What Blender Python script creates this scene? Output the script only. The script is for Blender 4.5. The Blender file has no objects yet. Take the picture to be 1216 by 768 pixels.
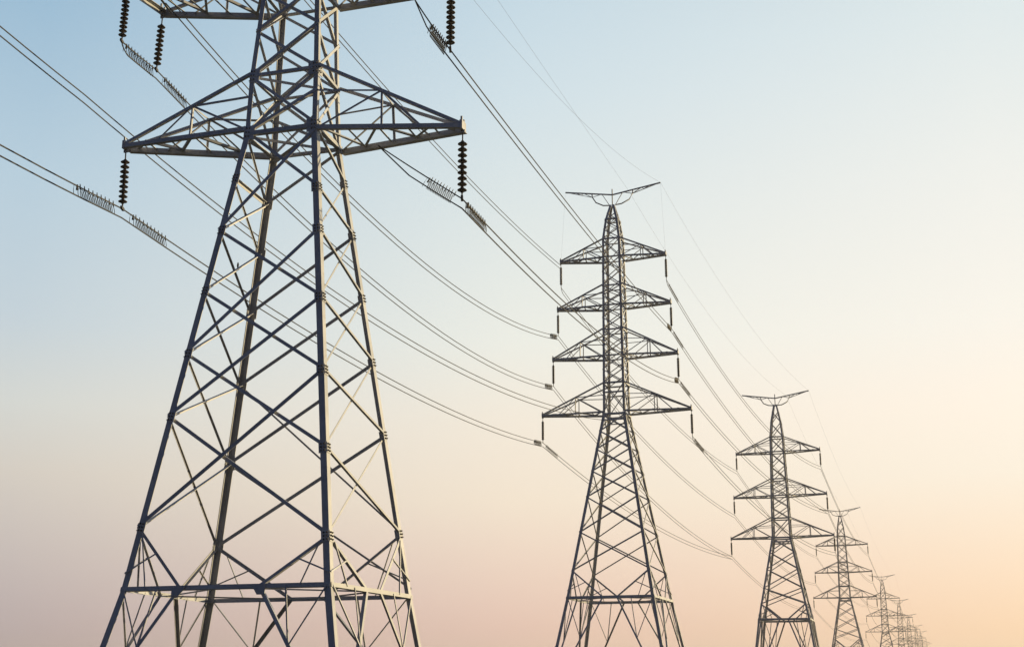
import bpy, math, random
from mathutils import Vector, Matrix
random.seed(7)
S = bpy.context.scene
COL = S.collection
R = math.radians
EYE = 1.9                                   # eye height above the field

# ------------------------------------------------------------------ camera
cd = bpy.data.cameras.new('camera'); cam = bpy.data.objects.new('camera', cd); COL.objects.link(cam)
cam.location = (0, 0, EYE); cam.rotation_euler = (R(90 + 15.3), 0, 0)
cd.sensor_width = 36; cd.lens = 1586 / 1216 * 36; cd.clip_start = .1; cd.clip_end = 30000
S.camera = cam

# ------------------------------------------------------------------ sky + sun
SUN_AZ, SUN_EL = 70.0, 6.0                  # azimuth clockwise from the view direction (+Y)
GLOW_AZ = 30.0                              # bright sky axis, set apart from the sun so the back stays dark
w = bpy.data.worlds.new('World'); S.world = w; w.use_nodes = True
nt = w.node_tree; nt.nodes.clear()
def N(t, **k):
    n = nt.nodes.new(t)
    for a, b in k.items(): setattr(n, a, b)
    return n
def L(a, b): nt.links.new(a, b)
def lin(c):
    return tuple(((v/255)/12.92 if v/255 <= .04045 else ((v/255+.055)/1.055)**2.4) for v in c) + (1,)
sky = N('ShaderNodeTexSky', sky_type='NISHITA', sun_disc=False)
sky.sun_elevation = R(SUN_EL); sky.sun_rotation = R(SUN_AZ)
sky.air_density = 1.2; sky.dust_density = 3.0; sky.ozone_density = 1.5
bg1 = N('ShaderNodeBackground'); bg1.inputs['Strength'].default_value = .05
L(sky.outputs[0], bg1.inputs['Color'])
# the evening gradient: colour by elevation, mixed by angle from the glow axis
tc = N('ShaderNodeTexCoord'); sep = N('ShaderNodeSeparateXYZ'); L(tc.outputs['Generated'], sep.inputs[0])
asin = N('ShaderNodeMath', operation='ARCSINE'); L(sep.outputs['Z'], asin.inputs[0])
el = N('ShaderNodeMapRange'); el.inputs['From Min'].default_value = 0; el.inputs['From Max'].default_value = R(90)
L(asin.outputs[0], el.inputs['Value'])
hz = N('ShaderNodeVectorMath', operation='MULTIPLY'); hz.inputs[1].default_value = (1, 1, 0); L(tc.outputs['Generated'], hz.inputs[0])
hn = N('ShaderNodeVectorMath', operation='NORMALIZE'); L(hz.outputs[0], hn.inputs[0])
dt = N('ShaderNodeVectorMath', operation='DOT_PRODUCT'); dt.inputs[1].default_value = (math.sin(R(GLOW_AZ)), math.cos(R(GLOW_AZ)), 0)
L(hn.outputs[0], dt.inputs[0])
ac = N('ShaderNodeMath', operation='ARCCOSINE'); L(dt.outputs['Value'], ac.inputs[0])
# elevation ramps (degrees, sRGB): 21 degrees left of the view, centre, unseen back sky darkened to cut fill on the steel, 21 degrees right
RAMPS = [
 [(0, (195.7, 181.1, 186.3)), (2.0, (195.7, 181.1, 186.3)), (8.5, (225.9, 218.6, 208.6)), (11.3, (224.7, 228.0, 223.8)), (14.6, (207.9, 222.4, 230.7)), (20.5, (193.1, 217.4, 232.9)), (27, (165.8, 199.6, 223.8)), (50, (100, 134, 170)), (90, (36, 58, 94))],
 [(0, (249.4, 212.1, 197.8)), (2.35, (249.4, 212.1, 197.8)), (7.65, (259.2, 243.0, 221.7)), (11.1, (258.3, 248.2, 231.8)), (14.5, (250.0, 251.4, 242.4)), (25, (218.9, 235.7, 243.4)), (28.5, (208.4, 229.1, 240.5)), (50, (120, 152, 182)), (90, (36, 58, 94))],
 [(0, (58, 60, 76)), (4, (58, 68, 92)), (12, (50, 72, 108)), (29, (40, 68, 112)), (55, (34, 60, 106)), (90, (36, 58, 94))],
 [(0, (274.1, 234.6, 196.1)), (2.2, (274.1, 234.6, 196.1)), (8.5, (267.0, 255.2, 236.6)), (11.4, (269.7, 258.0, 242.3)), (14.6, (263.0, 258.4, 247.8)), (20.8, (251.4, 253.2, 248.5)), (27, (234.7, 245.4, 246.9)), (50, (135, 165, 190)), (90, (36, 58, 94))],
]
def ramp(stops):
    r = N('ShaderNodeValToRGB'); e = r.color_ramp.elements
    while len(e) > 1: e.remove(e[-1])
    for i, (d, c) in enumerate(stops):
        q = e[0] if i == 0 else e.new(d / 90)
        q.position = d / 90; q.color = lin(c)
    r.color_ramp.interpolation = 'LINEAR'
    L(el.outputs[0], r.inputs[0]); return r
rL, rC, rB, rR = [ramp(s) for s in RAMPS]
def mr(a, b):                                # 0 at angle a from the glow axis, 1 at angle b
    m = N('ShaderNodeMapRange'); m.inputs['From Min'].default_value = R(a); m.inputs['From Max'].default_value = R(b)
    L(ac.outputs[0], m.inputs['Value']); return m
m1 = N('ShaderNodeMix', data_type='RGBA'); L(mr(GLOW_AZ, GLOW_AZ - 21).outputs[0], m1.inputs['Factor'])
L(rC.outputs[0], m1.inputs['A']); L(rR.outputs[0], m1.inputs['B'])
m2 = N('ShaderNodeMix', data_type='RGBA'); L(mr(GLOW_AZ, GLOW_AZ + 21).outputs[0], m2.inputs['Factor'])
L(m1.outputs['Result'], m2.inputs['A']); L(rL.outputs[0], m2.inputs['B'])
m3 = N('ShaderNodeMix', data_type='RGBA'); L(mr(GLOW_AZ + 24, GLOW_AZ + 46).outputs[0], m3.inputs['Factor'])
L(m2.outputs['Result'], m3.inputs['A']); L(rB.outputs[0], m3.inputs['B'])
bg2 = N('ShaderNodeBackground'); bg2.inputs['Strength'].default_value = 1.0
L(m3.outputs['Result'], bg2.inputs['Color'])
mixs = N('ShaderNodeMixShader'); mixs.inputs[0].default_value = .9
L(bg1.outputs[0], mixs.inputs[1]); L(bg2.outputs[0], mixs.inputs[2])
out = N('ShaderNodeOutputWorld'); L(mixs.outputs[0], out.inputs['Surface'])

sd = bpy.data.lights.new('sun', 'SUN'); sun = bpy.data.objects.new('sun', sd); COL.objects.link(sun)
sd.energy = 5.0; sd.angle = R(.5); sd.color = (1, .79, .44)
to_sun = Vector((math.sin(R(SUN_AZ))*math.cos(R(SUN_EL)), math.cos(R(SUN_AZ))*math.cos(R(SUN_EL)), math.sin(R(SUN_EL))))
sun.rotation_euler = to_sun.to_track_quat('Z', 'Y').to_euler(); sun.location = to_sun * 200
S.view_settings.view_transform = 'Standard'; S.view_settings.look = 'None'
S.view_settings.exposure = 0; S.view_settings.gamma = 1
S.view_settings.use_curve_mapping = False
S.cycles.max_bounces = 6; S.cycles.volume_bounces = 1
HAZE = 0.0004

# ------------------------------------------------------------------ materials
def material(name, build):
    m = bpy.data.materials.new(name); m.use_nodes = True
    t = m.node_tree; b = t.nodes['Principled BSDF']; build(t, b); return m
def noise_mix(t, b, scale, c1, c2, rough=(.4, .6), detail=6, bump=0):
    tc = t.nodes.new('ShaderNodeTexCoord'); n = t.nodes.new('ShaderNodeTexNoise')
    n.inputs['Scale'].default_value = scale; n.inputs['Detail'].default_value = detail
    t.links.new(tc.outputs['Object'], n.inputs['Vector'])
    r = t.nodes.new('ShaderNodeValToRGB'); r.color_ramp.elements[0].position = .35; r.color_ramp.elements[1].position = .68
    r.color_ramp.elements[0].color = (*c1, 1); r.color_ramp.elements[1].color = (*c2, 1)
    t.links.new(n.outputs['Fac'], r.inputs[0]); t.links.new(r.outputs[0], b.inputs['Base Color'])
    q = t.nodes.new('ShaderNodeMapRange'); q.inputs['To Min'].default_value = rough[0]; q.inputs['To Max'].default_value = rough[1]
    t.links.new(n.outputs['Fac'], q.inputs['Value']); t.links.new(q.outputs[0], b.inputs['Roughness'])
    if bump:
        bp = t.nodes.new('ShaderNodeBump'); bp.inputs['Strength'].default_value = bump; bp.inputs['Distance'].default_value = .01
        t.links.new(n.outputs['Fac'], bp.inputs['Height']); t.links.new(bp.outputs[0], b.inputs['Normal'])
def m_steel(t, b):
    noise_mix(t, b, 1.3, (.40, .404, .414), (.53, .533, .543), (.42, .6), 9, .06)
    b.inputs['Metallic'].default_value = .12
    # every bar its own shade of zinc, with a few rust-stained patches
    base = b.inputs['Base Color'].links[0].from_socket
    oi = t.nodes.new('ShaderNodeObjectInfo'); mp = t.nodes.new('ShaderNodeMapRange'); mp.inputs['To Min'].default_value = .84; mp.inputs['To Max'].default_value = 1.10
    t.links.new(oi.outputs['Random'], mp.inputs['Value'])
    mu = t.nodes.new('ShaderNodeVectorMath'); mu.operation = 'SCALE'; t.links.new(base, mu.inputs[0]); t.links.new(mp.outputs[0], mu.inputs['Scale'])
    tc = t.nodes.new('ShaderNodeTexCoord'); n = t.nodes.new('ShaderNodeTexNoise'); n.inputs['Scale'].default_value = 2.6; n.inputs['Detail'].default_value = 8; n.inputs['Roughness'].default_value = .65
    t.links.new(tc.outputs['Object'], n.inputs['Vector'])
    r = t.nodes.new('ShaderNodeValToRGB'); r.color_ramp.elements[0].position = .60; r.color_ramp.elements[1].position = .78
    r.color_ramp.elements[0].color = (0, 0, 0, 1); r.color_ramp.elements[1].color = (.7, .7, .7, 1)
    t.links.new(n.outputs['Fac'], r.inputs[0])
    mx = t.nodes.new('ShaderNodeMix'); mx.data_type = 'RGBA'; t.links.new(r.outputs[0], mx.inputs['Factor']); t.links.new(mu.outputs[0], mx.inputs['A']); mx.inputs['B'].default_value = (.20, .13, .085, 1)
    t.links.new(mx.outputs['Result'], b.inputs['Base Color'])
STEEL = material('galvanised_steel', m_steel)
def m_bolt(t, b):
    noise_mix(t, b, 9, (.05, .042, .036), (.10, .09, .08), (.5, .7)); b.inputs['Metallic'].default_value = .2
BOLT = material('weathered_bolt_steel', m_bolt)
def m_glaze(t, b): noise_mix(t, b, 14, (.032, .021, .015), (.075, .050, .036), (.22, .42))
GLAZE = material('brown_glazed_porcelain', m_glaze)
def m_wire(t, b):
    noise_mix(t, b, 2, (.035, .033, .031), (.06, .057, .055), (.5, .65)); b.inputs['Metallic'].default_value = .2
def m_coil(t, b): noise_mix(t, b, 6, (.014, .011, .009), (.03, .024, .02), (.5, .65)); b.inputs['Metallic'].default_value = .3
COIL = material('dark_damper_rod', m_coil)
WIRE = material('weathered_aluminium_wire', m_wire)
def m_earth(t, b): noise_mix(t, b, .05, (.025, .032, .012), (.07, .062, .028), (.9, 1.0), 10, .4)
FIELD = material('dry_grass_field', m_earth)

# ------------------------------------------------------------------ mesh helpers
class MB:
    def __init__(s): s.v = []; s.f = []; s.smooth = []
    def prism(s, ring_a, ring_b, smooth=False, caps=True):
        n = len(ring_a); o = len(s.v); s.v += [tuple(p) for p in ring_a] + [tuple(p) for p in ring_b]
        for i in range(n):
            j = (i + 1) % n; s.f.append((o+i, o+j, o+n+j, o+n+i)); s.smooth.append(smooth)
        if caps:
            s.f.append(tuple(range(o+n-1, o-1, -1))); s.f.append(tuple(range(o+n, o+2*n))); s.smooth += [False, False]
    def angle(s, p, q, n, wd, th=None, off=0.0, flip=1, wd2=None):
        """rolled angle section from p to q; one flange lies in the plane whose outward normal is n"""
        p = Vector(p); q = Vector(q); d = (q - p).normalized(); n = Vector(n)
        n = (n - d * n.dot(d)).normalized(); u = n.cross(d) * flip
        th = th or max(.012, wd * .11); w2 = wd2 or wd
        prof = [(0, 0), (wd, 0), (wd, -th), (th, -th), (th, -w2), (0, -w2)]
        if flip < 0: prof = prof[::-1]
        def ring(c): return [c + u * (a - wd / 2) + n * (b + off) for a, b in prof]
        s.prism(ring(p), ring(q))
    def bar(s, p, q, wd, ht=None, up=(0, 0, 1)):
        p = Vector(p); q = Vector(q); d = (q - p).normalized(); up = Vector(up)
        if abs(d.dot(up)) > .98: up = Vector((1, 0, 0))
        u = d.cross(up).normalized(); v = u.cross(d); a = wd / 2; b = (ht or wd) / 2
        def ring(c): return [c - u*a - v*b, c + u*a - v*b, c + u*a + v*b, c - u*a + v*b]
        s.prism(ring(p), ring(q))
    def leg(s, p, q, da, db, wd, th):
        """corner angle of a pylon leg: heel at p-q, flanges along da and db"""
        p = Vector(p); q = Vector(q)
        def ring(c):
            return [c, c + da*wd, c + da*wd + db*th, c + da*th + db*th, c + da*th + db*wd, c + db*wd]
        r1, r2 = ring(p), ring(q)
        if (r1[1]-r1[0]).cross(r1[5]-r1[0]).dot(q-p) < 0: r1 = r1[::-1]; r2 = r2[::-1]
        s.prism(r1, r2)
    def tube(s, pts, r, k=6, smooth=True):
        pts = [Vector(p) for p in pts]; o = len(s.v); n = len(pts)
        for i, p in enumerate(pts):
            d = (pts[min(i+1, n-1)] - pts[max(i-1, 0)]).normalized()
            a = Vector((0, 0, 1)) if abs(d.z) < .9 else Vector((1, 0, 0))
            u = d.cross(a).normalized(); v = u.cross(d)
            rr = r[i] if isinstance(r, (list, tuple)) else r
            for j in range(k):
                t = 2*math.pi*j/k; s.v.append(tuple(p + u*math.cos(t)*rr + v*math.sin(t)*rr))
        for i in range(n-1):
            for j in range(k):
                a = o+i*k+j; b = o+i*k+(j+1) % k
                s.f.append((a, b, b+k, a+k)); s.smooth.append(smooth)
        s.f.append(tuple(o+j for j in range(k-1, -1, -1))); s.f.append(tuple(o+(n-1)*k+j for j in range(k))); s.smooth += [False]*2
    def lathe(s, prof, c=(0, 0, 0), k=20):
        c = Vector(c); o = len(s.v); n = len(prof)
        for r, z in prof:
            for j in range(k):
                t = 2*math.pi*j/k; s.v.append((c.x+r*math.cos(t), c.y+r*math.sin(t), c.z+z))
        for i in range(n-1):
            for j in range(k):
                a = o+i*k+j; b = o+i*k+(j+1) % k
                s.f.append((a, b, b+k, a+k)); s.smooth.append(True)
        s.f.append(tuple(o+j for j in range(k-1, -1, -1))); s.f.append(tuple(o+(n-1)*k+j for j in range(k))); s.smooth += [False]*2
    def build(s, name, mat, parent=None):
        me = bpy.data.meshes.new(name); me.from_pydata(s.v, [], s.f); me.update()
        me.polygons.foreach_set('use_smooth', s.smooth); me.materials.append(mat)
        o = bpy.data.objects.new(name, me); COL.objects.link(o)
        if parent: o.parent = parent
        return o
def tag(o, label=None, cat=None, group=None, kind=None):
    if label: o['label'] = label
    if cat: o['category'] = cat
    if group: o['group'] = group
    if kind: o['kind'] = kind
    return o
def empty(name, loc, rz=0):
    o = bpy.data.objects.new(name, None); COL.objects.link(o); o.location = loc; o.rotation_euler = (0, 0, rz)
    o.empty_display_size = .3; return o
KIDS = {}
def kids(o):
    return [c for c in bpy.data.objects if c.parent == o]
def copy_tree(src, tree=None):
    tree = tree or KIDS.setdefault(src.name, [(c, kids(c)) for c in kids(src)])
    r = src.copy(); COL.objects.link(r)
    for c, gs in tree:
        d = c.copy(); COL.objects.link(d); d.parent = r
        for g in gs:
            e = g.copy(); COL.objects.link(e); e.parent = d
    return r

# ------------------------------------------------------------------ the setting: one field to the horizon
g = MB()
xs = [-9000, -4000, -1500, -600, -300] + list(range(-200, 401, 20)) + [600, 900, 1500, 4000, 9000]
ys = [-6000, -2000, -600, -200] + list(range(-60, 401, 20)) + [600, 900, 1500, 2500, 5000, 12000]
for y in ys:
    for x in xs:
        near = max(0, 1 - abs(x-60)/500) * max(0, 1 - abs(y-150)/600)
        g.v.append((x, y, .12*near*(math.sin(x*.07+1.3)*math.cos(y*.05)) - .14))
nx = len(xs)
for j in range(len(ys)-1):
    for i in range(nx-1):
        a = j*nx+i; g.f.append((a, a+1, a+nx+1, a+nx)); g.smooth.append(True)
ground = g.build('ground', FIELD); tag(ground, kind='structure')

# ------------------------------------------------------------------ pylons
FACES = [(0, 1), (1, 2), (2, 3), (3, 0)]     # near, right, far, left; corners near-left, near-right, far-right, far-left
class Pylon:
    """legs: list of (z, four corner (x, y)); all z here are above eye level"""
    def __init__(s, label, loc, yaw, legs, legw=.24, sc=1.0):
        s.root = empty('electricity_pylon', (loc[0], loc[1], 0), R(yaw)); s.table = legs; s.legw = legw; s.sc = sc
        tag(s.root, label, 'pylon', 'lattice pylons carrying the power line'); s.nb = 0; s.nbolt = 0; s.extra = MB(); s.clips = {}
        s.M = Matrix.Translation((loc[0], loc[1], 0)) @ Matrix.Rotation(R(yaw), 4, 'Z')
    def world(s, p): return s.M @ Vector(p)
    def pt(s, k, z):
        t = s.table
        for (z0, c0), (z1, c1) in zip(t[:-1], t[1:]):
            if z <= z1 or (z1, c1) == t[-1]:
                f = (z - z0) / (z1 - z0)
                a, b = c0[k], c1[k]
                return Vector((a[0]+(b[0]-a[0])*f, a[1]+(b[1]-a[1])*f, z + EYE))
    def normal(s, f, z0, z1):
        a, b = FACES[f]; p, q = s.pt(a, z0), s.pt(b, z0); r = s.pt(a, z1)
        n = (q - p).cross(r - p); n.normalize(); return n      # outward for a<b going round
    def legs(s, wtop=None):
        for k in range(4):
            m = MB(); ka, kb = (k+1) % 4, (k-1) % 4
            for i, ((z0, _), (z1, _)) in enumerate(zip(s.table[:-1], s.table[1:])):
                p, q = s.pt(k, z0 + 1e-4), s.pt(k, z1)
                da = (s.pt(ka, z0+1e-4)-p); db = (s.pt(kb, z0+1e-4)-p)
                d = (q-p).normalized(); da = (da-d*da.dot(d)).normalized(); db = (db-d*db.dot(d)).normalized()
                wd = s.legw * (1 if z0 < s.waist else .82)
                m.leg(p, q, da, db, wd, wd*.12)
            m.build('leg', STEEL, s.root)
    def member(s, p, q, n, wd, off=0, flip=1, name='brace'):
        if name == 'brace' and s.nb >= s.cap:
            s.extra.angle(p, q, n, wd, off=off, flip=flip); return
        m = MB(); m.angle(p, q, n, wd, off=off, flip=flip); m.build(name, STEEL, s.root)
        if name == 'brace': s.nb += 1
    def face_brace(s, f, k0, z0, k1, z1, wd, layer=0, flip=1):
        p, q = s.pt(k0, z0), s.pt(k1, z1); n = s.normal(f, min(z0, z1), max(z0, z1)+.5)
        if f == 2: n = -n; o_ = (.03, -.06)[layer]          # far face: the standing flange points outwards
        else: o_ = (.02, -.045 - wd*.2)[layer]
        s.member(p, q, n, wd, off=o_, flip=flip)
    def xpanel(s, z0, z1, wd, faces=(0, 1, 2, 3)):
        for f in faces:
            a, b = FACES[f]
            s.face_brace(f, a, z0, b, z1, wd, 0, 1); s.face_brace(f, b, z0, a, z1, wd, 1, -1)
    def ring(s, z, wd, name='horizontal_strut', faces=(0, 1, 2, 3), flip=1):
        for f in faces:
            a, b = FACES[f]; s.member(s.pt(a, z), s.pt(b, z), s.normal(f, z, z+.5), wd, off=.03, flip=flip, name=name)
    def base(s, zn, zf, z0, wd, thin, fr=(.42, .58)):
        """K bracing round the foot: legs at zn[k] down to the frame zf, and the frame down to the feet"""
        for f in range(4):
            a, b = FACES[f]; n = s.normal(f, zf-.5, zf+.5); A, B = s.pt(a, zf), s.pt(b, zf)
            lo, hi = (fr if f == 0 else (.42, .58))
            for k, t in ((a, lo), (b, hi)):
                top = s.pt(k, zn[k]); mid = A.lerp(B, t); foot = s.pt(k, z0 + .05)
                s.member(top, mid, n, wd, .02, 1 if k == a else -1)
                s.member(mid, foot, n, wd*1.15, .02, 1 if k == a else -1)
                C = A if k == a else B
                h = top.lerp(mid, .45)
                s.member(h, s.pt(k, zf + (zn[k]-zf)*.25), n, thin, .04)
                s.member(top.lerp(mid, .12), C.lerp(mid, .42), n, thin, .05)
                l1 = mid.lerp(foot, .36)
                s.member(C.lerp(mid, .04), l1, n, thin, .04)
                s.member(l1, C.lerp(mid, .62), n, thin, .05)
                s.member(mid.lerp(foot, .66), s.pt(k, zf-(zf-z0)*.42), n, thin, .04)
            m = MB(); m.angle(A.lerp(B, lo-.03), A.lerp(B, hi+.03), n, .001, off=.03)
        for a, b, t in ((0, 1, .5), (1, 2, .5), (2, 3, .5), (3, 0, .5)):
            c = (b + 1) % 4
            s.member(s.pt(a, zf).lerp(s.pt(b, zf), t), s.pt(b, zf).lerp(s.pt(c, zf), t), (0, 0, 1), thin, 0)
    def crossarm(s, zb, zt, tipL, tipR, wd, thin, detail=2, blunt=None, posts=(.45,), sub=True):
        """pyramid crossarm on both sides; tip = (x, z) or for a blunt arm ((x, y, z) near, far)"""
        out = {}
        for side, tip in ((-1, tipL), (1, tipR)):
            if tip is None: continue
            kn, kf = (0, 3) if side < 0 else (1, 2)
            if blunt: tn, tf = Vector(tip[0]) + Vector((0, 0, EYE)), Vector(tip[1]) + Vector((0, 0, EYE))
            else:
                y = .16; tn, tf = Vector((tip[0], -y, tip[1]+EYE)), Vector((tip[0], y, tip[1]+EYE))
            zbk = zb if isinstance(zb, (list, tuple)) else [zb]*4
            bn, bf, un, uf = s.pt(kn, zbk[kn]), s.pt(kf, zbk[kf]), s.pt(kn, zt), s.pt(kf, zt)
            m = MB(); up = Vector((0, 0, 1))
            m.angle(bn, tn, (0, -1, .0), wd*.8, off=.02, flip=side); m.angle(bf, tf, (0, -1, 0), wd, off=-.02, flip=side)
            nn = (tn-bn).cross(un-bn).normalized(); nn = nn if nn.y < 0 else -nn
            nf = (tf-bf).cross(uf-bf).normalized(); nf = nf if nf.y > 0 else -nf
            e = Vector((0, 0, .07))
            m.angle(un, tn+e, nn, thin*1.25, off=.01, flip=side); m.angle(uf, tf+e, -nf, thin*1.25, off=-.01, flip=side)
            if blunt: m.angle(tn, tf, (side, 0, 0), wd, off=.03)
            arm = m.build('crossarm', STEEL, s.root)
            mm = []
            for t in posts:
                for b, u, tp, nrm in ((bn, un, tn, nn), (bf, uf, tf, nf)):
                    pb, pu = b.lerp(tp, t), u.lerp(tp+e, t)
                    mm.append((pb, pu, nrm, thin*.8)); mm.append((pu, b.lerp(tp, t*.02), nrm, thin*.8))
                    mm.append((pu, b.lerp(tp, t+(1-t)*.5), nrm, thin*.8))
                    mm.append((pu, u.lerp(b, .42), nrm, thin*.7))
                pn, pf = un.lerp(tn+e, t), uf.lerp(tf+e, t); mm.append((pn, pf, (0, 0, 1), thin*.7))
            seg = [0, .2, .42, .62, .8]
            for i, t in enumerate(seg):
                a_, b_ = (bn, tn) if i % 2 == 0 else (bf, tf); c_, d_ = (bf, tf) if i % 2 == 0 else (bn, tn)
                t2 = seg[i+1] if i+1 < len(seg) else .93
                mm.append((a_.lerp(b_, t), c_.lerp(d_, t2), (0, 0, -1), thin*1.1))
                if i: mm.append((bn.lerp(tn, t), bf.lerp(tf, t), (0, 0, -1), thin*.8))
            if sub:
                for p, q, nrm, wdd in mm:
                    x = MB(); x.angle(p, q, nrm, wdd, off=-.01); x.build('strut', STEEL, arm)
            else:
                x = MB()
                for p, q, nrm, wdd in mm: x.angle(p, q, nrm, wdd, off=-.01)
                x.build('strut', STEEL, arm)
            for tp in ((tn, tf) if blunt else ((tn+tf)/2,)):
                x = MB(); x.bar(tp + Vector((0, -.2 if not blunt else -.1, .04)), tp + Vector((0, .2 if not blunt else .1, .04)), .09, .3)
                x.bar(tp + Vector((.0, -.12, .19)), tp + Vector((.0, -.12, .33)), .06); x.bar(tp + Vector((.0, .1, .19)), tp + Vector((.0, .1, .29)), .06)
                x.bar(tp + Vector((0, 0, -.2)), tp + Vector((0, 0, -.1)), .05, .16)
                x.build('end_plate', STEEL, arm)
            out[side] = [tn - Vector((0, 0, .18)), tf - Vector((0, 0, .18))] if blunt else [(tn+tf)/2 - Vector((0, 0, .18))]
        return out
    def peak(s, zn, zb, xl, zl, xr, zr, wd):
        """earth-wire bracket on the neck top: a wide shallow V beam with hooked braces"""
        E_ = Vector((0, 0, EYE)); top = Vector((0, 0, zb)) + E_
        m = MB(); tl, tr = Vector((xl, 0, zl)) + E_, Vector((xr, 0, zr)) + E_
        m.angle(tl, top, (0, -1, 0), wd); m.angle(top, tr, (0, -1, 0), wd)
        beam = m.build('earth_wire_bracket', STEEL, s.root)
        for side, tp in ((-1, tl), (1, tr)):
            foot = Vector((side*.25, 0, zn)) + E_
            h = top.lerp(tp, .42) - Vector((0, 0, .35))
            x = MB(); x.tube([foot, foot+Vector((side*.55, 0, .05)), h + Vector((-side*.3, 0, -.5)), h, h + Vector((side*.05, 0, .35))], wd*.55, 6); x.build('strut', STEEL, beam)
            for a_, b_ in ((h, tp), (h, top.lerp(tp, .62)), (foot, top.lerp(tp, .22)), (top.lerp(tp, .22), h), (h.lerp(tp, .4), top.lerp(tp, .62)), (h.lerp(tp, .4), top.lerp(tp, .8))):
                x = MB(); x.angle(a_, b_, (0, -1, 0), wd*.5, off=.02); x.build('strut', STEEL, beam)
        x = MB(); x.bar(Vector((0, 0, zn-.1))+E_, Vector((0, 0, zb+.5))+E_, wd*.8); x.build('strut', STEEL, beam)
        return tl, top, tr
    def finish(s):
        if s.extra.f:
            o = s.extra.build('brace', STEEL, s.root); o['kind'] = 'stuff'
    def gussets(s, k, zs, size=.34):
        for z in zs:
            p, q = s.pt(k, z-.3), s.pt(k, z+.3); d = (q-p).normalized(); c = s.pt(k, z)
            m = MB(); b = MB(); hot = []
            for nb in ((k+1) % 4, (k-1) % 4):
                u = s.pt(nb, z)-c; u = (u-d*u.dot(d)).normalized()
                f = [i for i, ff in enumerate(FACES) if set(ff) == {k, nb}][0]; n = s.normal(f, z, z+.5)
                o = c + n*.008 + u*.01
                m.bar(o - d*size*.5 + u*size*.36, o + d*size*.5 + u*size*.36, .016, size*.68, up=u)
                for i in range(3):
                    for j in range(2):
                        cc = o + d*(i-1)*size*.3 + u*(.05 + j*.1)
                        bb = MB() if s.nbolt < 96 and f == 0 else b
                        prof = [(.028, .012), (.028, .034), (.018, .034), (.018, .055), (.010, .058)]
                        ax = n.cross(d).normalized(); rings = [[cc + (d*math.cos(t*math.pi/3) + ax*math.sin(t*math.pi/3))*r_ + n*z_ for t in range(6)] for r_, z_ in prof]
                        for r0, r1 in zip(rings[:-1], rings[1:]): bb.prism(r0, r1, caps=False)
                        bb.f.append(tuple(range(len(bb.v)-6, len(bb.v)))); bb.smooth.append(False)
                        if bb is not b: hot.append(bb); s.nbolt += 1
            gp = m.build('gusset_plate', STEEL, s.root)
            for bb in hot: bb.build('bolt', BOLT, gp)
            if b.f: b.build('bolt', BOLT, gp)['kind'] = 'stuff'

def square(a, b=None): b = b or a; return [(-a, -b), (a, -b), (a, b), (-a, b)]

# ---- nearest pylon
BASE = -EYE - .15
def ext(c1, z1, c0, z0, z):
    f = (z - z0) / (z1 - z0); return [(p[0]+(q[0]-p[0])*f, p[1]+(q[1]-p[1])*f) for p, q in zip(c0, c1)]
cF = [(-3.469, -2.818), (3.294, -2.818), (3.577, 2.818), (-3.715, 2.818)]
cW = [(-1.199, -1.058), (1.411, -1.058), (1.342, 1.058), (-1.24, 1.058)]
cB = ext([(-3.827, -3.15), (3.646, -3.15), (3.829, 3.15), (-4.139, 3.15)], 1.2, cF, 2.86, BASE)
cT = [(-1.173, -.98), (1.348, -.98), (1.237, .98), (-1.179, .98)]
c2 = [(-.93, -.88), (1.214, -.88), (1.12, .88), (-1.07, .88)]
P1 = Pylon('tall grey lattice pylon nearest the viewer, cut off by the top edge of the picture', (-7.458, 42), -16.9,
    [(BASE, cB), (2.86, cF), (17.89, cW), (20.0, cT), (23.2, c2), (33.5, square(.8)), (37.5, square(.2))], .205)
P1.waist = 17.89; P1.cap = 96; P1.legs()
Lz = [18.0, 16.25, 14.4, 12.3, 10.2, 8.15, 4.72]
Fz = [17.8, 15.6, 14.1, 11.75, 9.35, 6.9, 4.26]
Rz = [17.8, 16.58, 14.77, 12.6, 10.44, 8.03, 4.84]
Bz = [17.9, 16.21, 14.49, 12.45, 10.0, 7.36, 4.63]
Z = [Lz, Fz, Rz, Bz]
wB, wT = .115, .056
for a, b in ((0, 1), (2, 3), (3, 4), (4, 5), (5, 6)): P1.face_brace(0, 0, Lz[a], 1, Fz[b], wB*.95, 1, -1)
for a, b in ((2, 0), (4, 2), (5, 3), (6, 4)): P1.face_brace(0, 0, Lz[a], 1, Fz[b], wB*1.1, 0, -1)
for a, b in ((1, 0), (3, 2), (4, 3), (5, 4), (6, 5)): P1.face_brace(2, 3, Bz[a], 2, Rz[b], wB, 0, -1)
for a, b in ((4, 6),): P1.face_brace(2, 3, Bz[a], 2, Rz[b], wT*1.1, 1, 1)
P1.face_brace(2, 3, Bz[5], 2, 3.1, wT*1.2, 1, 1)
for k in range(6):
    P1.face_brace(3, 0, Lz[k], 3, Bz[k+1], wT*1.1, 0, 1)
    if k > 0: P1.face_brace(3, 3, Bz[k], 0, Lz[k+1], .095, 1, -1)
    P1.face_brace(1, 1, Fz[k], 2, Rz[k+1], .078, 0, 1)
    if k > 0: P1.face_brace(1, 2, Rz[k], 1, Fz[k+1], .062, 1, -1)
P1.face_brace(3, 0, Lz[1], 3, Bz[1], wB, 0, 1)
P1.base([z[6] for z in Z], 2.86, BASE + .15, .095, .045, fr=(.29, .67))
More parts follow.
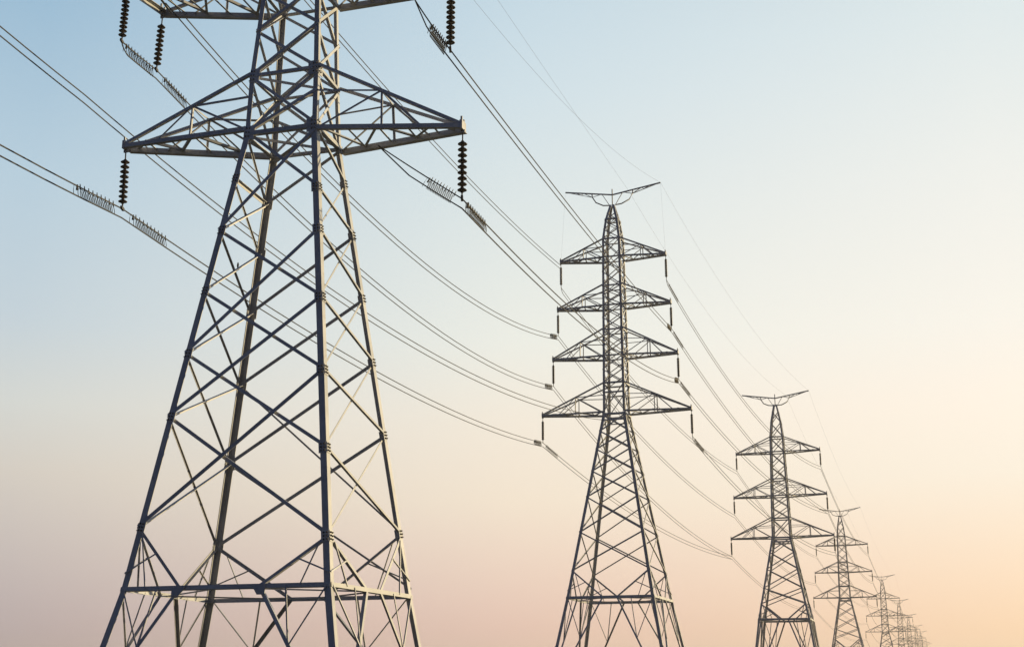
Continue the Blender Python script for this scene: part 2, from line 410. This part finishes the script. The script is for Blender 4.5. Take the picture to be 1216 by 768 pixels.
for t, sg in ((.29, -1), (.67, 1)):
    A_, B_ = P1.pt(0, 2.86), P1.pt(1, 2.86); c_ = A_.lerp(B_, t); n_ = P1.normal(0, 2.3, 3.3); u_ = (B_-A_).normalized(); d_ = n_.cross(u_)
    if d_.z > 0: d_ = -d_
    x = MB(); a_, b_ = [[c_ + u_*p + d_*q + n_*o for p, q in ((-.24, -.05), (.24, -.05), (.12 + .1*sg, .26), (-.12 + .1*sg, .26))] for o in (.05, .066)]
    x.prism(a_, b_); x.build('gusset_plate', STEEL, P1.root)
P1.ring(2.86, .13); P1.ring(17.86, .15); P1.ring(20.0, .11); P1.ring(23.2, .13)
# body above the waist
for f in (0, 2): P1.face_brace(f, FACES[f][0], 17.9, FACES[f][1], 19.2, .11, 0); P1.face_brace(f, FACES[f][0], 17.9, FACES[f][1], 20.0, .11, 1, -1); P1.face_brace(f, FACES[f][1], 17.9, FACES[f][0], 20.0, .1, 0, -1)
for f in (1, 3): P1.face_brace(f, FACES[f][0], 17.9, FACES[f][1], 20.0, .1, 0); P1.face_brace(f, FACES[f][1], 17.9, FACES[f][0], 20.0, .09, 1, -1)
P1.xpanel(20.0, 21.7, .10); P1.xpanel(21.7, 23.2, .10)
P1.member(P1.pt(0, 20.0), P1.pt(2, 20.0), (0, 0, 1), .1); P1.member(P1.pt(1, 20.0), P1.pt(3, 20.0), (0, 0, 1), .1, -.12)
P1.member(P1.pt(0, 17.8), P1.pt(2, 17.8), (0, 0, 1), .1); P1.member(P1.pt(1, 17.8), P1.pt(3, 17.8), (0, 0, 1), .1, -.12)
for z0, z1 in ((23.2, 25.2), (25.2, 27.2), (27.2, 29.2), (29.2, 31.2), (31.2, 33.5), (33.5, 35.6)): P1.xpanel(z0, z1, .1)
A1 = P1.crossarm([18.06, 17.78, 17.78, 17.93], 20.1, (-6.45, 18.45), (6.12, 17.62), .19, .085)
A2 = P1.crossarm(23.2, 25.1, ((-6.2, -1.1, 24.05), (-6.1, 1.1, 24.2)), ((6.05, -1.1, 22.1), (4.0, 1.1, 23.35)), .19, .085, blunt=True)
A3 = P1.crossarm(26.3, 28.2, (-5.3, 26.3), (5.3, 26.3), .18, .10, sub=False)
A4 = P1.crossarm(32.2, 33.8, (-4.9, 32.2), (4.9, 32.2), .18, .10, sub=False)
K1 = P1.peak(37.3, 38.0, -4.0, 38.4, 4.6, 39.2, .16)
for k, zs in enumerate(Z): P1.gussets(k, zs[1:])
for k in (0, 1): P1.gussets(k, [20.0, 17.9], .5)
P1.finish()

# ---- second pylon: four crossarms
def body(p, zs, wd):
    for z0, z1 in zip(zs[:-1], zs[1:]): p.xpanel(z0, z1, wd)
P2 = Pylon('tall four-armed lattice pylon with a wide V-shaped top, in the middle distance', (8.55, 107), -18.5,
    [(BASE, square(5.15)), (6.8, square(3.45)), (21.65, square(.93)), (26.4, square(.88)), (36.5, square(.78)), (38.3, square(.55)), (39.7, square(.2))], .24)
P2.waist = 21.65; P2.cap = 96; P2.legs()
z6 = 8.9
body(P2, [21.5, 20.1, 18.6, 16.8, 14.7, 11.9, z6], .095)
P2.base([z6]*4, 6.8, BASE + .15, .11, .06)
P2.ring(6.8, .2); P2.ring(21.5, .16); P2.ring(23.3, .12, faces=(0, 2)); P2.ring(24.1, .14)
for z in (26.4, 28.6, 30.7, 32.4, 34.9, 36.5, 38.3): P2.ring(z, .11)
P2.ring(21.0, .1, faces=(0, 2))
body(P2, [24.1, 25.25, 26.4, 27.5, 28.6, 29.65, 30.7, 31.55, 32.4, 33.65, 34.9], .078)
body(P2, [34.9, 36.5, 37.4, 38.2, 38.9], .065)
body(P2, [21.65, 24.1], .08)
ARM2 = []
for zb, zt, hs, tl in ((34.9, 36.5, 4.5, .3), (30.7, 32.5, 4.8, .2), (26.4, 28.7, 5.25, .2), (21.7, 24.1, 6.2, .2)):
    ARM2.append(P2.crossarm(zb, zt, (-hs-.12, zb+.16), (hs-.05, zb-.02), .16, .085, sub=True))
K2 = P2.peak(39.7, 40.65, -4.15, 41.35, 4.2, 41.25, .10)
P2.finish()

# ---- three-armed pylons further down the line
P3 = Pylon('black three-armed lattice pylon right of the four-armed one, largest of the three-armed row', (32.15, 160), -17,
    [(BASE, square(4.3)), (7.8, square(2.95)), (17.4, square(1.12)), (22.3, square(1.02)), (27.6, square(.86)), (29.5, square(.82)), (31.5, square(.6)), (33.5, square(.22))], .225)
P3.waist = 17.4; P3.cap = 96; P3.legs()
body(P3, [17.3, 15.6, 13.6, 11.4, 9.6], .10)
P3.base([9.6]*4, 7.8, BASE + .15, .14, .08)
P3.ring(7.8, .2); P3.ring(17.3, .18); P3.ring(16.8, .14, faces=(0, 2)); P3.ring(19.6, .16)
for z in (22.3, 24.3, 27.6, 29.4): P3.ring(z, .14)
body(P3, [17.4, 19.6], .1)
body(P3, [19.6, 20.95, 22.3, 23.3, 24.3, 25.9, 27.6, 29.4, 31.2, 32.6], .09)
ARM3 = []
for zb, zt, hs in ((27.6, 29.4, 5.0), (22.3, 24.3, 5.5), (17.4, 19.7, 6.05)):
    ARM3.append(P3.crossarm(zb, zt, (-hs, zb), (hs, zb+.1), .15, .085, sub=False))
K3 = P3.peak(33.4, 34.3, -4.0, 34.9, 4.1, 35.0, .12)
P3.finish()
class Far: pass
def far_pylon(loc, yaw, label, sc=1.0):
    o = copy_tree(P3.root); o.location = (loc[0], loc[1], 0); o.rotation_euler.z = R(yaw); o.scale = (sc, sc, sc); o['label'] = label
    f = Far(); f.M = Matrix.Translation((loc[0], loc[1], 0)) @ Matrix.Rotation(R(yaw), 4, 'Z') @ Matrix.Scale(sc, 4)
    f.world = lambda p, M=f.M: M @ Vector(p); f.root = o
    return f
FARPOS = [((65.6, 268), -17, 'slender three-armed pylon, second largest of the three-armed row', 1.0),
          ((117.3, 430), -17, 'small faded pylon, third of the three-armed row', 1.0),
          ((155.5, 548), -17, 'hazy pylon, fourth of the three-armed row towards the lower right corner', 1.0),
          ((190.6, 657), -17, 'tiny hazy pylon, fifth of the three-armed row towards the horizon', 1.0),
          ((227.2, 770), -17, 'tiny hazy pylon, sixth of the three-armed row towards the horizon', 1.0),
          ((253.5, 850), -17, 'very faint tiny pylon, second last of the row towards the horizon', 1.0),
          ((329, 1090), -17, 'faintest and smallest pylon, last of the row by the bottom edge', 1.0)]
FARS = [far_pylon(*a) for a in FARPOS]

# ------------------------------------------------------------------ insulator strings
ILEN = 1.88
def make_insulator():
    r = empty('insulator_string', (0, 0, 0))
    m = MB(); m.tube([(0, 0, .06), (0, 0, -.36)], .022, 6); m.tube([(-.05, 0, .05), (.05, 0, .05)], .03, 6); m.build('hanger_rod', BOLT, r)
    n = 9
    for i in range(n):
        z = -.32 - i*.163
        d = MB(); d.lathe([(.035, .075), (.05, .06), (.055, .035), (.10, .016), (.138, -.012), (.143, -.026), (.134, -.034), (.09, -.032), (.06, -.04), (.045, -.088)], (0, 0, z), 20)
        d.build('insulator_disc', GLAZE, r)
    m = MB(); m.tube([(0, 0, -1.69), (0, 0, -ILEN)], .025, 6); m.bar((0, -.13, -ILEN+.01), (0, .13, -ILEN+.01), .07, .09); m.build('clamp', BOLT, r)
    return r
def make_small_insulator():
    r = MB(); r.tube([(0, 0, .06), (0, 0, -.3)], .03, 6)
    prof = [(.04, -.22)]
    for i in range(9):
        z = -.3 - i*.155; prof += [(.08, z), (.135, z-.05), (.08, z-.09)]
    r.lathe(prof + [(.04, -1.69)], (0, 0, 0), 10); r.tube([(0, 0, -1.65), (0, 0, -ILEN)], .03, 6)
    return r.build('insulator_string', GLAZE)
INS = make_insulator(); INS_S = make_small_insulator(); used = {'a': 0, 'b': 0}
def hang(p, label, small=False, tilt=(0, 0), sc=(1, 1)):
    k = 'b' if small else 'a'
    src = INS_S if small else INS
    if used[k] == 0: o = src
    else: o = src.copy() if small else copy_tree(src)
    if small and used[k]: COL.objects.link(o)
    used[k] += 1
    o.location = p; o.rotation_euler = (tilt[0], tilt[1], 0); o.scale = (sc[0], sc[0], sc[1])
    tag(o, label, 'insulator', 'insulator strings hanging from the crossarms')
    m = Matrix.Translation(p) @ o.rotation_euler.to_matrix().to_4x4()
    return m @ Vector((0, 0, -ILEN*sc[1]))
side = {-1: 'left', 1: 'right'}
C1 = {}
C1['LL'] = hang(P1.world(A1[-1][0]), 'dark disc insulator string under the left tip of the nearest pylon\'s lowest visible crossarm', tilt=(0, R(-1)), sc=(1.1, 1.13))
C1['LR'] = hang(P1.world(A1[1][0]), 'dark disc insulator string under the right tip of the nearest pylon\'s lowest visible crossarm', sc=(1.1, 1.22))
C1['ULn'] = hang(P1.world(A2[-1][0]), 'leftmost of the two insulator strings at the top left edge of the picture', tilt=(0, R(1)))
C1['ULf'] = hang(P1.world(A2[-1][1]), 'insulator string under the upper left crossarm corner, right of another string', tilt=(0, R(2)), sc=(1.05, 1.13))
C1['UR'] = hang(P1.world(A2[1][0]), 'insulator string cut off by the top edge, right of the nearest pylon', sc=(1.05, 1.1))
C1['3L'] = P1.world(A3[-1][0]) - Vector((0, 0, ILEN)); C1['4L'] = P1.world(A4[-1][0]) - Vector((0, 0, ILEN))
ordn = ['topmost', 'second', 'third', 'lowest']
C2 = {}
for i, arm in enumerate(ARM2):
    for sd_ in (-1, 1):
        C2[(i, sd_)] = hang(P2.world(arm[sd_][0]), f'insulator string under the {side[sd_]} tip of the four-armed pylon\'s {ordn[i]} crossarm', True, sc=(1, 1.1))
C3 = []
ord3 = ['topmost', 'middle', 'lowest']
rown = ['largest', 'second largest', 'third', 'fourth', 'fifth', 'sixth', 'second last', 'last']
for j, p in enumerate([P3] + FARS):
    d = {}
    for i, arm in enumerate(ARM3):
        for sd_ in (-1, 1):
            lab = f'tiny insulator string, {side[sd_]} end of the {ord3[i]} crossarm, {rown[j]} three-armed pylon of the row'
            pw = p.world(arm[sd_][0])
            d[(i, sd_)] = hang(pw, lab, True) if j < 6 else pw - Vector((0, 0, ILEN))
    C3.append(d)

# ------------------------------------------------------------------ conductors
def span(p, q, sag, n=26):
    p = Vector(p); q = Vector(q); r = []
    for i in range(n+1):
        t = i/n; c = p.lerp(q, t); c.z -= 4*sag*t*(1-t); r.append(c)
    return r
def run(pts, sags):
    r = []
    for (p, q), s_ in zip(zip(pts[:-1], pts[1:]), sags):
        sp = span(p, q, s_); r += sp if not r else sp[1:]
    return r
TWIN = .33
def cable(path, label, group, r=.024, twin=True, gap=TWIN, ends=False):
    if ends:                                  # dead end: the lower wire swings up into the clamp
        a, b = path[0], path[1]; u = (b-a).normalized(); ln = (b-a).length
        path = [a] + [a + u*min(t, ln*.9) for t in (.05, .13, .25, .4) if t < ln*.9] + path[1:]
    for i in range(2 if twin else 1):
        acc = 0; pts = []; last = path[0]
        for p in path:
            acc += (p-last).length; last = p
            g_ = gap*i*(min(1, acc/1.6) if ends == 'long' else math.sqrt(min(1, acc/.4)) if ends else 1); pts.append(p - Vector((0, 0, g_)))
        m = MB(); m.tube(pts, r, 6)
        o = m.build('power_cable', WIRE)
        tag(o, (('upper ', 'lower ')[i] if twin else '') + label, 'cable', group)
G = 'conductors strung from pylon to pylon'
def back(x, y, z): return Vector((x, y, z + EYE))
rest = lambda i, s_: [d[(i, s_)] for d in C3]
SG = [1.8] + [2.6, 4, 2.4, 2.2, 2.4, 1.2, 4]

def cut(p0, p1, sag, t0):                     # parabola from p0 to p1, prolonged backwards to t0
    p0, p1 = Vector(p0), Vector(p1); r = []
    for i in range(41):
        t = t0 + (1-t0)*i/40; c = p0.lerp(p1, t) if 0 <= t <= 1 else p0 + (p1-p0)*t
        c.z -= 4*sag*t*(1-t); r.append(c)
    return r
WA = run([back(-27, -18, 18.5), C1['LL'], C2[(3, -1)]] + rest(2, -1), [2.2, 1.2, 1.5] + SG)
cable(WA, 'wire of the twin cable from the nearest pylon\'s lowest left insulator', G)
WB = run([P1.world((2.9, .62, 17.62 + EYE)), C1['LR'], C2[(2, 1)]] + rest(1, 1), [.03, 1.1, 2.0] + SG)
cable(WB, 'wire of the twin cable from the nearest pylon\'s lowest right insulator', G, ends='long')
WC = run([C1['ULn'], C1['ULf'] , C2[(2, -1)], C3[0][(2, -1)]], [.02, 2.2, 1.9])
cable(WC, 'wire of the twin cable from the two insulators at the top left', G, ends=True)
WD = run([C1['3L'], C2[(1, -1)]] + rest(1, -1), [2.6, 1.7] + SG)
cable(WD, 'wire of the twin cable to the four-armed pylon\'s second left insulator', G)
tipL1 = P2.world(ARM2[0][-1][0])
WE = run([C1['4L'], tipL1 + Vector((0, 0, -.1))], [1.0])
cable(WE, 'wire of the twin cable to the four-armed pylon\'s topmost left arm tip', G)
WK = run([C2[(0, -1)]] + rest(0, -1), [1.9] + SG)
cable(WK, 'wire of the twin cable from the four-armed pylon\'s topmost left insulator', G, ends=True)
WF = run([P1.world((3.95, 1.05, 23.1 + EYE)), C1['UR'], C2[(1, 1)], C3[0][(1, 1)]], [.05, .35, 2.0])
cable(WF, 'wire of the twin cable crossing in front of the four-armed pylon\'s upper body', G, ends='long')
WG = run([C2[(0, 1)]] + rest(0, 1), [2.9] + SG)
cable(WG, 'wire of the twin cable from the four-armed pylon\'s topmost right insulator', G, ends=True)
WH = run([C2[(3, 1)]] + rest(2, 1), [1.8] + SG)
cable(WH, 'wire of the twin cable from the four-armed pylon\'s lowest right insulator', G, ends=True)
WI = cut(back(-32, 5.3, 32.0), back(-16, 46, 21.45), 1.35, -.5) + cut(back(-16, 46, 21.45), P2.world(P2.pt(0, 21.35)), 2.53, 0)[1:]
cable(WI, 'wire of the twin cable passing left of the nearest pylon without touching it', G)
E1 = run([P1.world(P1.pt(1, 30.6)), P2.world(K2[2]), P3.world(K3[2])] + [f.world(K3[2]) for f in FARS], [2.0, 2.0] + SG)
cable(E1, 'thin earth wire to the right tip of the four-armed pylon\'s V-shaped top', 'thin earth wires over the pylon tops', .0065, False)
E2 = run([P1.world(P1.pt(0, 35.4)), P2.world(K2[1].lerp(K2[2], .34)), P3.world(K3[1].lerp(K3[2], .34))] + [f.world(K3[1].lerp(K3[2], .34)) for f in FARS], [.1, 2.2] + SG)
cable(E2, 'thin earth wire to the right side of the four-armed pylon\'s pointed crown', 'thin earth wires over the pylon tops', .0065, False)
for sd_, k in ((-1, K2[0]), (1, K2[2])):
    d = run([P2.world(k), P2.world(ARM2[0][sd_][0])], [0])
    cable(d, f'thin drop wire from the {side[sd_]} end of the V-shaped top to the crossarm below', 'thin drop wires on the four-armed pylon', .004, False)

# ------------------------------------------------------------------ spiral dampers clamped on the twin cables
DLEN = 2.5
def make_damper():
    r = empty('spiral_damper', (0, 0, 0)); n = 9
    m = MB(); pts = []; turns = 15
    for i in range(turns*12+1):
        t = i/12; a = 2*math.pi*t
        pts.append((DLEN*(.06 + .92*t/turns) + .05*math.cos(a), .045*math.sin(a), -TWIN*.55 - TWIN*.42*math.cos(a)))
    m.tube(pts, .0115, 5); m.build('coil', COIL, r)
    for i in range(n):
        x = DLEN*(.10 + .87*i/(n-1)); m = MB()
        m.tube([(x+.03, 0, -.09), (x+.01, 0, -.02), (x-.015, 0, .05), (x-.02, 0, .12)], [.014, .026, .022, .013], 6); m.build('hook', BOLT, r)
    m = MB(); m.tube([(.06, 0, .05), (.05, 0, -.13)], [.03, .045], 6)
    m.tube([(.02, 0, .0), (-.06, 0, .03), (-.14, 0, -.0), (-.17, 0, -TWIN/2), (-.15, 0, -TWIN)], .011, 6)
    m.build('end_clamp', BOLT, r)
    return r
DAMP = make_damper(); ndamp = [0]
def damper(path, clamp, off, label, sc=1.0):
    """off > 0: beyond the clamp (away from the viewer), off < 0: before it"""
    i = min(range(len(path)), key=lambda j: (path[j]-clamp).length)
    step = 1 if off > 0 else -1; left = abs(off); j = i; p = path[i].copy()
    while 0 <= j+step < len(path):
        d = (path[j+step]-path[j]).length
        if d >= left: break
        left -= d; j += step
    q = path[min(max(j+step, 0), len(path)-1)]; d = (q-path[j]).normalized(); p = path[j] + d*left
    x = d * step                                       # always pointing down the line
    if step < 0: p = p - x*DLEN*sc
    y = Vector((0, 0, 1)).cross(x).normalized(); z = x.cross(y)
    o = DAMP if ndamp[0] == 0 else copy_tree(DAMP)
    ndamp[0] += 1
    m = Matrix((x, y, z)).transposed().to_4x4(); m.translation = p
    o.matrix_world = m; o.scale = (sc, 1, 1)
    tag(o, label, 'cable damper', 'coiled dampers clamped on the twin cables')
damper(WA, C1['LL'], -.55, 'coiled damper on the twin cable just left of the nearest pylon\'s lowest left insulator')
damper(WA, C1['LL'], .7, 'coiled damper on the twin cable just right of the nearest pylon\'s lowest left insulator')
damper(WC, C1['ULn'], .25, 'coiled damper between the two insulator strings at the top left', .7)
damper(WC, C1['ULf'], .6, 'coiled damper right of the two insulator strings at the top left', .7)
damper(WB, C1['LR'], -.3, 'coiled damper before the nearest pylon\'s lowest right insulator, under its arm', .5)
damper(WB, C1['LR'], .6, 'coiled damper just beyond the nearest pylon\'s lowest right insulator', 1.0)
damper(WF, C1['UR'], -.35, 'coiled damper left of the insulator cut off by the top edge', .75)
for path, key, offs, nm in ((WF, (1, 1), (-.6, .6), 'second right'), (WB, (2, 1), (-.6, .6), 'third right'), (WG, (0, 1), (.7,), 'topmost right'), (WH, (3, 1), (.7,), 'lowest right'),
                            (WD, (1, -1), (-.6,), 'second left'), (WC, (2, -1), (-.6,), 'third left'), (WA, (3, -1), (-.7, .7), 'lowest left')):
    for of in offs:
        damper(path, C2[key], of, f'small coiled damper just {"before" if of < 0 else "beyond"} the four-armed pylon\'s {nm} insulator', 1.0)

# ------------------------------------------------------------------ evening haze near the ground
if HAZE:
    m = MB(); x0, x1, y0, y1, z0, z1 = -2500, 2500, -1500, 3500, -1.6, 46
    m.prism([(x0, y0, z0), (x1, y0, z0), (x1, y1, z0), (x0, y1, z0)], [(x0, y0, z1), (x1, y0, z1), (x1, y1, z1), (x0, y1, z1)])
    def m_haze(t, b):
        t.nodes.remove(b); v = t.nodes.new('ShaderNodeVolumePrincipled')
        v.inputs['Color'].default_value = (1, .93, .84, 1); v.inputs['Density'].default_value = HAZE; v.inputs['Anisotropy'].default_value = .3
        t.links.new(v.outputs[0], t.nodes['Material Output'].inputs['Volume'])
    hz_ = m.build('haze', material('evening_haze', m_haze)); hz_['kind'] = 'stuff'

# ------------------------------------------------------------------ the bird on the brace
pa, pb = P1.pt(3, Bz[2]), P1.pt(0, Lz[3]); c = P1.world(pa.lerp(pb, .385)) + Vector((0, 0, .05))
m = MB(); m.tube([(-.15, 0, -.05), (-.09, 0, -.005), (-.04, 0, .035), (.01, 0, .07), (.045, 0, .11), (.065, 0, .145), (.085, 0, .155), (.115, 0, .15)], [.012, .022, .042, .05, .04, .03, .022, .003], 10)
for y in (-.018, .018): m.tube([(0, y, .04), (.005, y, -.02)], .006, 5)
bird = m.build('bird', GLAZE); bird.location = c; bird.rotation_euler = (0, R(-40), R(-60)); bird.scale = (.75, .75, .75)
tag(bird, 'tiny dark bird perched on a thin brace inside the nearest pylon', 'bird')
